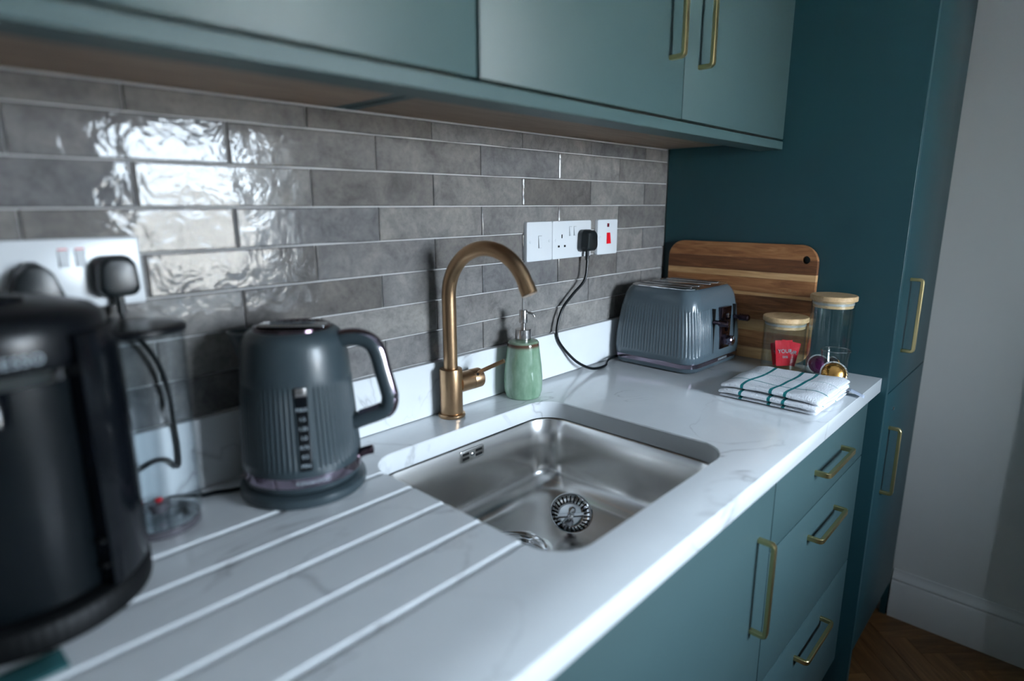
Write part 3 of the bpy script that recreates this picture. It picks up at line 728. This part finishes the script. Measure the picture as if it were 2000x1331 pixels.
# ---------------------------------------------------------------- toaster
tx_, ty_, trz = -.1570, -.1400, math.radians(-1.5)
to = thing('toaster', 'slate blue ribbed four slot toaster in front of the wooden board', 'toaster', (tx_, ty_, 0), trz)
HW, HD = .131, .116
def sq(z, hw, hd, r, ribs=False, n=8):
    pts = rr(0, 0, hw, hd, r, z, n); return pts
def dense(hw, hd, r, z, amp, N=960):
    base = rr(0, 0, hw, hd, r, z, 24); P = [Vector(p) for p in base]; L = [0]
    for i in range(len(P)): L.append(L[-1]+(P[(i+1) % len(P)]-P[i]).length)
    tot = L[-1]; out = []; j = 0
    for k in range(N):
        s = tot*k/N
        while L[j+1] < s: j += 1
        f = (s-L[j])/max(1e-9, L[j+1]-L[j]); a, b = P[j], P[(j+1) % len(P)]; p = a.lerp(b, f)
        tn = (P[(j+2) % len(P)]-P[j-1]).normalized(); nn = Vector((tn.y, -tn.x, 0))
        m_ = amp
        if p.y < -hd+.004 and -.045 < p.x < .105: m_ = 0          # plain strip round the controls
        if p.x > hw-.004: m_ = amp
        out.append(tuple(p-nn*(m_*(.5-.5*math.cos(2*PI*112*k/N))**1.5)))
    return out
prof = [(0.024, 0, .038, 0), (.029, .0012, .038, 0), (.036, .0018, .038, 0), (.040, .0018, .038, .0), (.044, .0018, .038, .0018), (.07, .001, .038, .0018), (.11, -.0025, .038, .0018), (.147, -.0070, .038, .0018), (.151, -.0075, .038, 0), (.165, -.010, .038, 0), (.177, -.0130, .037, 0), (.186, -.0170, .036, 0), (.193, -.0215, .034, 0), (.1975, -.0262, .031, 0), (.1985, -.029, .030, 0)]
bm = bmesh.new(); loft(bm, [dense(HW+d, HD+d, r, z, a) for z, d, r, a in prof], True, True)
obj('body', bm, 'toaster', to, ang=1.1)
bm = bmesh.new(); loft(bm, [rr(0, 0, HW-.004, HD-.004, .034, .0025, 12), rr(0, 0, HW-.0015, HD-.0015, .036, .005, 12), rr(0, 0, HW-.0003, HD-.0003, .038, .0135, 12)]); obj('foot_skirt', bm, 'toaster', to)
bm = bmesh.new(); loft(bm, [rr(0, 0, HW+.0004, HD+.0004, .038, .0135, 12), rr(0, 0, HW+.0012, HD+.0012, .038, .0145, 12), rr(0, 0, HW+.0016, HD+.0016, .038, .0235, 12), rr(0, 0, HW+.0008, HD+.0008, .038, .0242, 12)]); obj('band', bm, 'violet_chrome', to)
for sx_ in (-1, 1):
    for sy_ in (-1, 1): obj('rubber_foot', lathe([(.009, .0002), (.009, .004)], 20, sx_*.094, sy_*.083), 'black_matte', to)
bm = bmesh.new(); loft(bm, [rr(0, 0, HW-.0285, HD-.0285, .030, 0.1975, 10), rr(0, 0, HW-.0278, HD-.0278, .030, 0.2002, 10), rr(0, 0, HW-.0295, HD-.0295, .029, 0.2010, 10)]); tp = obj('top_plate', bm, 'nickel', to)
bm = bmesh.new(); R0 = rr(0, 0, HW-.0275, HD-.0275, .031, .1995, 10); tube(R0, .0014, 8, bm=bm, closed=True); obj('rim', bm, 'chrome', tp)
for i, x in enumerate((-.068, -.028, .028, .068)):
    sl = obj('slot', B(x-.0095, x+.0095, -.070, .072, 0.2005, 0.2013), 'slot_dark', tp)
    bm = bmesh.new()
    box(bm, x-.0115, x-.0095, -.072, .074, 0.2005, 0.2025, .0006, 1); box(bm, x+.0095, x+.0115, -.072, .074, 0.2005, 0.2025, .0006, 1)
    box(bm, x-.0095, x+.0095, .072, .0745, 0.2005, 0.2032, .0008, 1); box(bm, x-.0095, x+.0095, -.0725, -.070, 0.2005, 0.2028, .0006, 1)
    obj('slot_frame', bm, 'chrome', sl)
fy = -(HD+.001)
obj('control_panel', B(-.003, .047, fy-.0035, fy+.006, .045, .150, .0015, 2), 'smoke_chrome', to)
for x in (-.034, .076): obj('lever_slot', B(x-.0016, x+.0016, fy-.0008, fy+.008, .040, .150), 'slot_dark', to)
for x, z in ((-.034, .118), (.076, .118)):
    bm = tube([(x, fy+.002, z), (x, fy-.012, z), (x, fy-.0125, z), (x, fy-.034, z), (x, fy-.037, z)], [.0055, .0055, .0085, .0085, .006], 20); obj('lever', bm, 'smoke_chrome', to)
for z in (.128, .106, .093):
    bm = tube([(.022+.004, fy-.003, z), (.022+.004, fy-.0065, z), (.022+.004, fy-.0075, z)], [.0058, .0058, .004], 20); obj('button', bm, 'chrome' if z != .093 else 'smoke_chrome', to)
for z, x in ((.066, .026),):
    bm = tube([(x, fy-.003, z), (x, fy-.006, z), (x, fy-.0065, z), (x, fy-.021, z), (x, fy-.023, z)], [.0155, .0155, .0125, .0125, .010], 32); kb = obj('browning_knob', bm, 'violet_chrome', to)
    obj('pointer', B(x-.0008, x+.0008, fy-.0236, fy-.0228, z+.003, z+.010), 'print_white', kb)
text('lettering', 'KENWOOD', .008, 'print_white', to, face_m((.02, -(HD+.0019), .0190), (0, -1, 0)), .0001, 1.15)
take_cord(to, 'toaster')

# ---------------------------------------------------------------- chopping board leaning on the tall cabinet
bdL, bdH, bdT = .396, .300, .016
cb = thing('chopping_board', 'striped acacia chopping board with hanging hole leaning behind the toaster', 'chopping board', (-.0205, -.0265, .0005))
cb.rotation_euler = (0, math.radians(.5), 0)
outline = [(-x-bdL/2, z+bdH/2) for x, z, _ in rr(0, 0, bdL/2, bdH/2, .045, 0, 10)]
outline = outline[::-1]
strips = [(.0, .030, 'acacia_pale'), (.030, .075, 'acacia_mid'), (.075, .104, 'acacia_pale'), (.104, .128, 'acacia_mid'), (.128, .166, 'acacia_dark'), (.166, .174, 'acacia_pale'), (.174, .212, 'acacia_mid'), (.212, .228, 'acacia_pale'), (.228, .262, 'acacia_dark'), (.262, .300, 'acacia_mid')]
for z0, z1, mt in strips:
    p = clip_poly(outline, -1, 1, z0+.00015, z1-.00015)
    bm = bmesh.new(); loft(bm, [[(0.0008, y, z) for y, z in [( (q[0]+bdL/2)*.996-bdL/2, (q[1]-(z0+z1)/2)*.998+(z0+z1)/2) for q in p]], [(.002, y, z) for y, z in p], [(bdT-.002, y, z) for y, z in p], [(bdT, (y+bdL/2)*.996-bdL/2, z) for y, z in p]])
    o = obj('strip', bm, mt, cb)
    if z1 > .25:
        c = obj('c', tube([(-.02, -.369, .264), (.05, -.369, .264)], .0095, 24), mt, cb)
        bpy.context.view_layer.update(); cut(o, [c], .62)

# ---------------------------------------------------------------- jars
def jar(name, label, loc, rg_, H, rl):
    j = thing(name, label, 'jar', loc)
    bm = bmesh.new(); lathe([(rg_-.004, .0005), (rg_-.0006, .002), (rg_, .006), (rg_, H-.012), (rg_-.0018, H-.012), (rg_-.0018, .0065), (rg_-.005, .0045), (.001, .0045)], 64, bm=bm, cap1=False)
    obj('glass_body', bm, 'glass', j)
    l_ = obj('lid', lathe([(rl-.0008, H-.0115), (rl, H-.0105), (rl, H-.0018), (rl-.0015, H), (.001, H)], 64), 'bamboo', j)
    obj('lid_plug', lathe([(rg_-.0045, H-.028), (rg_-.0035, H-.027), (rg_-.0035, H-.0116)], 56), 'bamboo', l_)
    for z in (H-.0185,): obj('seal_ring', lathe([(rg_-.0035, z-.003), (rg_-.0020, z-.002), (rg_-.0020, z+.002), (rg_-.0035, z+.003)], 56, cap0=False, cap1=False), 'silicone_ring', l_)
    return j
SJ = (-.0765, -.3815); TJ = (-.0755, -.4825)
jar('glass_jar', 'short glass jar with bamboo lid holding red sachets', (*SJ, 0), .0485, .1335, .0515)
jar('glass_jar', 'tall glass jar with bamboo lid at the right end of the worktop', (*TJ, 0), .0455, .1945, .0492)
def sachet(loc, rot, label, w=.044, h=.062):
    s = thing('tea_sachet', label, 'sachet', loc, 0, 'red sachets in the short jar'); bm = bmesh.new(); n = 8
    for side_ in (1, -1):
        G = [[bm.verts.new((w*(i/n-.5), side_*(.0003+.0035*math.sin(PI*i/n)*math.sin(PI*j/n)), h*(j/n-.5))) for i in range(n+1)] for j in range(n+1)]
        for j in range(n):
            for i in range(n): bm.faces.new((G[j][i], G[j][i+1], G[j+1][i+1], G[j+1][i]))
    obj('wrapper', bm, 'foil_red', s)
    text('lettering', 'YOUR', .013, 'print_white', s, face_m((0, -.0040, .004), (0, -1, 0)), .0001)
    text('lettering', 'tea', .011, 'print_white', s, face_m((0, -.0037, -.009), (0, -1, 0)), .0001)
    s.rotation_euler = rot
    return s
sachet((SJ[0]-.012, SJ[1]-.008, .044), (math.radians(-14), 0, math.radians(-42)), 'front red sachet with white lettering inside the short jar')
sachet((SJ[0]-.0015, SJ[1]-.014, .043), (math.radians(-8), math.radians(12), math.radians(-58)), 'red sachet tilted to the right behind the front sachet in the jar', h=.058)
sachet((SJ[0]+.010, SJ[1]+.012, .038), (math.radians(-6), math.radians(-8), math.radians(-30)), 'rearmost red sachet inside the short jar', h=.056)
def pod(loc, rot, label, m, r=.0235):
    s = thing('coffee_capsule', label, 'capsule', loc, 0, 'coffee capsules beside the towel'); s.rotation_euler = rot
    obj('rim', lathe([(r, 0), (r, .0008), (r-.003, .0012), (r-.004, .0004)], 48, cap0=True), 'chrome', s)
    def rf(rr_, z, a): return rr_*(1-.02*(.5+.5*math.cos(24*a)))
    obj('dome', lathe([(r-.0035, .0008), (r-.0042, .004), (r-.006, .009), (r-.010, .014), (r-.016, .0172), (.001, .018)], 96, rfun=rf), m, s)
    return s
CU = (-.1400, -.5160)
gp = pod((-.1725, -.5255, .0345), (0, 0, 0), 'gold coffee capsule leaning against the small glass cup', 'foil_gold', .0285)
n_ = Vector((-.80, -.42, .43)).normalized(); xx = n_.cross(Vector((0, 0, 1))).normalized(); yy_ = n_.cross(xx); Mm = Matrix((xx, yy_, n_)).transposed().to_4x4(); Mm.translation = Vector((-.1725, -.5255, .0345)); gp.rotation_euler = Mm.to_euler()
for k in range(24):
    a_ = 2*PI*k/24; bm = lathe([(.0009, .0012), (.0007, .0016), (.0001, .0017)], 8, .0268*math.cos(a_), .0268*math.sin(a_)); obj('rim_dot', bm, 'white_plastic', gp)
pod((TJ[0]-.014, TJ[1]+.014, .030), (math.radians(70), 0, math.radians(-70)), 'purple coffee capsule at the bottom of the tall jar', 'foil_purple')
pod((TJ[0]-.006, TJ[1]-.014, .029), (math.radians(80), 0, math.radians(-20)), 'dark coffee capsule at the bottom of the tall jar', 'foil_dark')
cp = thing('glass_cup', 'small clear glass cup with thin handle behind the folded towel', 'cup', (*CU, 0))
bm = bmesh.new(); lathe([(.018, .0005), (.0205, .002), (.0225, .010), (.0300, .0790), (.0308, .0800), (.0300, .0808), (.0288, .0800), (.0208, .012), (.018, .0065), (.001, .006)], 56, bm=bm, cap1=False); obj('bowl', bm, 'glass', cp)
obj('rim', tube([(.0299*math.cos(2*PI*i/48), .0299*math.sin(2*PI*i/48), .0812) for i in range(48)], .0012, 8, closed=True), 'solid_glass', cp)
hv = Vector((-.686, .727, 0)); obj('handle', tube(spline([hv*.0285+Vector((0, 0, .073)), hv*.040+Vector((0, 0, .068)), hv*.046+Vector((0, 0, .052)), hv*.040+Vector((0, 0, .036)), hv*.0245+Vector((0, 0, .032))], 6), .0024, 12), 'glass', cp)

# ---------------------------------------------------------------- folded tea towel
tw = thing('tea_towel', 'white tea towel with teal checks folded on the worktop corner', 'tea towel', (-.388, -.559, .0005), math.radians(-1))
Wd, Dp = .204, .195; layers = 5; th = .0070
path = []; s_len = 0
for L in range(layers):
    z = .004+L*th; xs_ = [Wd*i/16 for i in range(17)]
    if L % 2: xs_ = xs_[::-1]
    for i, x in enumerate(xs_):
        sh = .004*(layers-1-L)
        path.append((x*(1-.02*L)+.006*(L if True else 0)*.6, z+(.0006*math.sin(x*40+L)), L))
    if L < layers-1:
        sgn = 1 if L % 2 == 0 else -1; ex = path[-1][0]
        for k in (1, 2, 3):
            a = -PI/2+PI*k/4; path.append((ex+sgn*.0055*math.cos(a), z+th/2+(th/2)*math.sin(a), L))
bm = bmesh.new(); uvl = bm.loops.layers.uv.new('UVMap'); ny = 26; lens = [0]
for a, b in zip(path, path[1:]): lens.append(lens[-1]+math.hypot(b[0]-a[0], b[1]-a[1]))
tot = lens[-1]; G = []
from mathutils import noise as mn
def soft(x, y, L):
    dr_ = 1.
    w = mn.noise(Vector((x*14, y*14, L*.7)))*.0022+mn.noise(Vector((x*40, y*40, L*2.)))*.0007
    edge = min(y, Dp-y, .03)/.03
    return w*(.3+.35*L), edge
for i, (x, z, L) in enumerate(path):
    row = []
    for j in range(ny+1):
        y = Dp*j/ny; w, e_ = soft(x, y, L)
        zz = z+w*(1 if L > 0 else .15); zz *= (.80+.20*math.sin(min(1, e_)*PI/2))
        xo = .008*mn.noise(Vector((y*18, L*3.1, 0)))*(L+1)*.5*(x/Wd); yo = .0035*mn.noise(Vector((x*16, L*2.3, 5)))
        skew = -.010*(y/Dp)*(1 if L == layers-1 else .4)
        row.append(bm.verts.new((x+xo+skew, y+yo*(1 if j in (0, ny) else .5), max(zz, .0022))))
    G.append(row)
for i in range(len(path)-1):
    for j in range(ny):
        f = bm.faces.new((G[i][j], G[i][j+1], G[i+1][j+1], G[i+1][j])); f.smooth = True
        for lp, (a, b) in zip(f.loops, ((i, j), (i, j+1), (i+1, j+1), (i+1, j))): lp[uvl].uv = (tot-lens[a]+.0015*math.sin(Dp*b/ny*60), Dp-Dp*b/ny+.0035*math.sin(path[a][0]*30+.6))
o = obj('cloth', bm, 'towel', tw, recalc=False); md = o.modifiers.new('s', 'SOLIDIFY'); md.thickness = .0036; md.offset = 0
md = o.modifiers.new('u', 'SUBSURF'); md.levels = 1; md.render_levels = 1
bm = bmesh.new(); n = 6; G = [[bm.verts.new((.182+.022*i/n, -.004-.030*j/n+.004*i/n, .0125-.010*(j/n))) for i in range(n+1)] for j in range(n+1)]
for j in range(n):
    for i in range(n): bm.faces.new((G[j][i], G[j][i+1], G[j+1][i+1], G[j+1][i]))
o = obj('care_label', bm, 'label_blue', tw); md = o.modifiers.new('s', 'SOLIDIFY'); md.thickness = .0006

# ---------------------------------------------------------------- handles
def bar_handle(parent, x, z, axis, yf, L=.172, proj=.026, w=.0105, th_=.0075, label='brushed brass bar handle'):
    """square-section bow handle standing on the plane y = yf; axis 'x' or 'z' runs along the bar"""
    bm = bmesh.new(); h = L/2; r = .006
    ctr = [(-h, 0), (-h, -proj+r)]+[(-h+r-r*math.cos(a), -proj+r-r*math.sin(a)) for a in (PI/6, PI/3, PI/2)]+[(h-r+r*math.sin(a), -proj+r-r*math.cos(a)) for a in (0, PI/6, PI/3, PI/2)]+[(h, 0)]
    rings = []
    for i, (u, y) in enumerate(ctr):
        a = ctr[max(i-1, 0)]; b = ctr[min(i+1, len(ctr)-1)]; tn = Vector((b[0]-a[0], b[1]-a[1])).normalized(); nn = Vector((-tn.y, tn.x))
        q = []
        for s, t2 in ((-1, -1), (1, -1), (1, 1), (-1, 1)):
            for ds, dt in (((0, 1), (1, 0)) if s*t2 < 0 else ((1, 0), (0, 1))):
                c_ = .0011; q.append((s*(th_/2-c_*ds), t2*(w/2-c_*dt)))
        q = sorted(q, key=lambda p: math.atan2(p[1]/w, p[0]/th_))
        row = []
        for a_, b_ in q:
            uu, yy2, ww = u+nn.x*a_, y+nn.y*a_, b_
            row.append((uu, yy2, ww) if axis == 'x' else (ww, yy2, uu))
        rings.append(row)
    loft(bm, rings); o = obj('handle', bm, 'brass', parent, (x, yf, z)); o['label'] = label; return o

# ---------------------------------------------------------------- wall cabinets
UY = -.3092; ZR0, ZR1 = .5273, .5488
def wall_cab(label, x0, x1, doors):
    c = thing('wall_cabinet', label, 'cabinet', ((x0+x1)/2, 0, ZR1))
    L = lambda bm, n, m: obj(n, bm, m, c, (-(x0+x1)/2, 0, -ZR1))
    bm = bmesh.new(); box(bm, x0, x0+.018, UY+.022, -.0008, ZR1-.002, 1.25); box(bm, x1-.018, x1, UY+.022, -.0008, ZR1-.002, 1.25)
    box(bm, x0+.018, x1-.018, UY+.022, -.0008, 1.232, 1.25); box(bm, x0+.018, x1-.018, -.012, -.0008, ZR1+.016, 1.232)
    L(bm, 'carcass', 'teal_shaded')
    L(B(x0+.018, x1-.018, UY+.022, -.0008, ZR1-.002, ZR1+.016), 'bottom_panel', 'carcass_oak')
    for a, b, hx in doors:
        d = L(B(a+.0013, b-.0013, UY, UY+.020, ZR1+.0022, 1.25, .0012, 2), 'door', 'teal_paint')
        if hx is not None: bar_handle(d, hx, .7335, 'z', UY)
    return c
wall_cab('dark teal two door wall cabinet with brass handles above the sockets', -1.0245, -.0008, [(-1.0245, -.5105, -.562), (-.5105, -.0008, -.4535)])
wall_cab('teal wall cabinet above the kettle and coffee machine, top left', -2.05, -1.0275, [(-1.538, -1.0275, None), (-2.05, -1.538, None)])
pe = obj('cabinet_pelmet', B(-2.05, -.0010, UY, -.2535, ZR0, ZR1-.0024, .0008, 1), 'teal_paint')
tag(pe, 'long teal light rail fixed under the wall cabinets', 'trim')

# ---------------------------------------------------------------- tall cabinet
TY_, TYF = -.5755, -.5965
tc2 = thing('tall_cabinet', 'full height dark teal cabinet with two brass handles at the right end', 'cabinet', (.23, -.3, FL))
L2 = lambda bm, n, m: obj(n, bm, m, tc2, (-.23, .3, -FL))
L2(B(0, .020, TYF, -.0012, FL, CE-.002, .0008, 1), 'end_panel', 'teal_shaded')
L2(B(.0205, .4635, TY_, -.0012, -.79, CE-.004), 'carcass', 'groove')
d = L2(B(.0225, .4435, TYF+.0005, TY_-.0005, -.0405, CE-.004, .0012, 2), 'door', 'teal_shaded'); bar_handle(d, .0985, .1375, 'z', TYF+.0005, proj=.025)
d = L2(B(.0225, .4435, TYF+.0005, TY_-.0005, -.745, -.0437, .0012, 2), 'door', 'teal_shaded'); bar_handle(d, .0865, -.2295, 'z', TYF+.0005, proj=.025)
bm = lathe([(.0055, 0), (.0055, .002), (.0040, .0035), (.0004, .004)], 20); bmesh.ops.rotate(bm, verts=bm.verts, cent=(0, 0, 0), matrix=Matrix.Rotation(PI/2, 3, 'X')); obj('lock', bm, 'chrome', d, (.0975, TYF+.0005, -.096))
L2(B(.4455, .4640, TYF+.0035, TY_-.0005, FL, CE-.004, .0006, 1), 'filler_strip', 'teal_shaded')
L2(B(.0205, .4450, -.530, -.512, FL, -.7905), 'plinth', 'groove')

# ---------------------------------------------------------------- base cabinets
BY = -.5632; DB = -.772
def base_cab(label, x0, x1):
    c = thing('base_cabinet', label, 'cabinet', ((x0+x1)/2, -.3, FL)); off = (-(x0+x1)/2, .3, -FL)
    bm = bmesh.new()
    box(bm, x0, x0+.018, BY+.021, -.0015, -.772, -.0343); box(bm, x1-.018, x1, BY+.021, -.0015, -.772, -.0343)
    box(bm, x0+.018, x1-.018, BY+.021, -.0015, -.772, -.754); box(bm, x0+.018, x1-.018, -.012, -.0015, -.754, -.0343)
    obj('carcass', bm, 'groove', c, off)
    obj('plinth', B(x0, x1, -.515, -.497, FL, -.7725), 'teal_shaded', c, off)
    return c, off
c, off = base_cab('three drawer teal base cabinet with brass handles under the towel', -.5847, -.0012)
for z0, z1, hz_ in ((-.1958, -.0375, -.1187), (-.4780, -.1992, -.2600), (-.772, -.4814, -.5420)):
    d = obj('drawer', B(-.5832, -.0025, BY, BY+.020, z0, z1, .0012, 2), 'teal_paint', c, off); bar_handle(d, -.2825, hz_, 'x', BY)
c, off = base_cab('teal sink base cabinet with a tall brass handle, left of the drawers', -1.1847, -.5853)
d = obj('door', B(-1.1832, -.5868, BY, BY+.020, -.772, -.0375, .0012, 2), 'teal_paint', c, off); bar_handle(d, -.6440, -.231, 'z', BY)
c, off = base_cab('teal base cabinet under the draining grooves, below the frame', -1.785, -1.1853)
d = obj('door', B(-1.7835, -1.1868, BY, BY+.020, -.772, -.0375, .0012, 2), 'teal_paint', c, off); bar_handle(d, -1.725, -.231, 'z', BY)

fc = thing('tall_cabinet', 'added white tall unit beside the window, out of frame, blocking part of its light', 'cabinet', (-.01, -1.8, FL))  # added unseen blocker, dims window light towards the right end
obj('carcass', B(-.29, .29, -.19, .16, .10, 2.15), 'white_gloss', fc); obj('door', B(-.288, .288, .161, .181, .105, 2.145, .001, 1), 'white_gloss', fc); obj('plinth', B(-.29, .29, -.19, .12, 0, .0995), 'white_gloss', fc)
oc = thing('base_cabinet', 'added white base units under the window, out of frame, keeping daylight off the floor', 'cabinet', (-1.2, -1.75, FL))  # added unseen units that shade the floor and lower cabinet fronts
obj('carcass', B(-1.85, .885, -.24, .22, .10, .83), 'white_gloss', oc); obj('plinth', B(-1.85, .885, -.24, .17, 0, .0995), 'teal_shaded', oc)
obj('counter_top', B(-1.87, .887, -.245, .25, .8305, .866, .001, 1), 'quartz', oc)

# ---------------------------------------------------------------- lift everything so that the floor is z = 0
for o in list(sc.objects):
    if o.parent is None:
        o.matrix_world = Matrix.Translation((0, 0, Z0-.0)) @ (o.matrix_world if o.type != 'EMPTY' or o.name.startswith('basket') else o.matrix_basis)
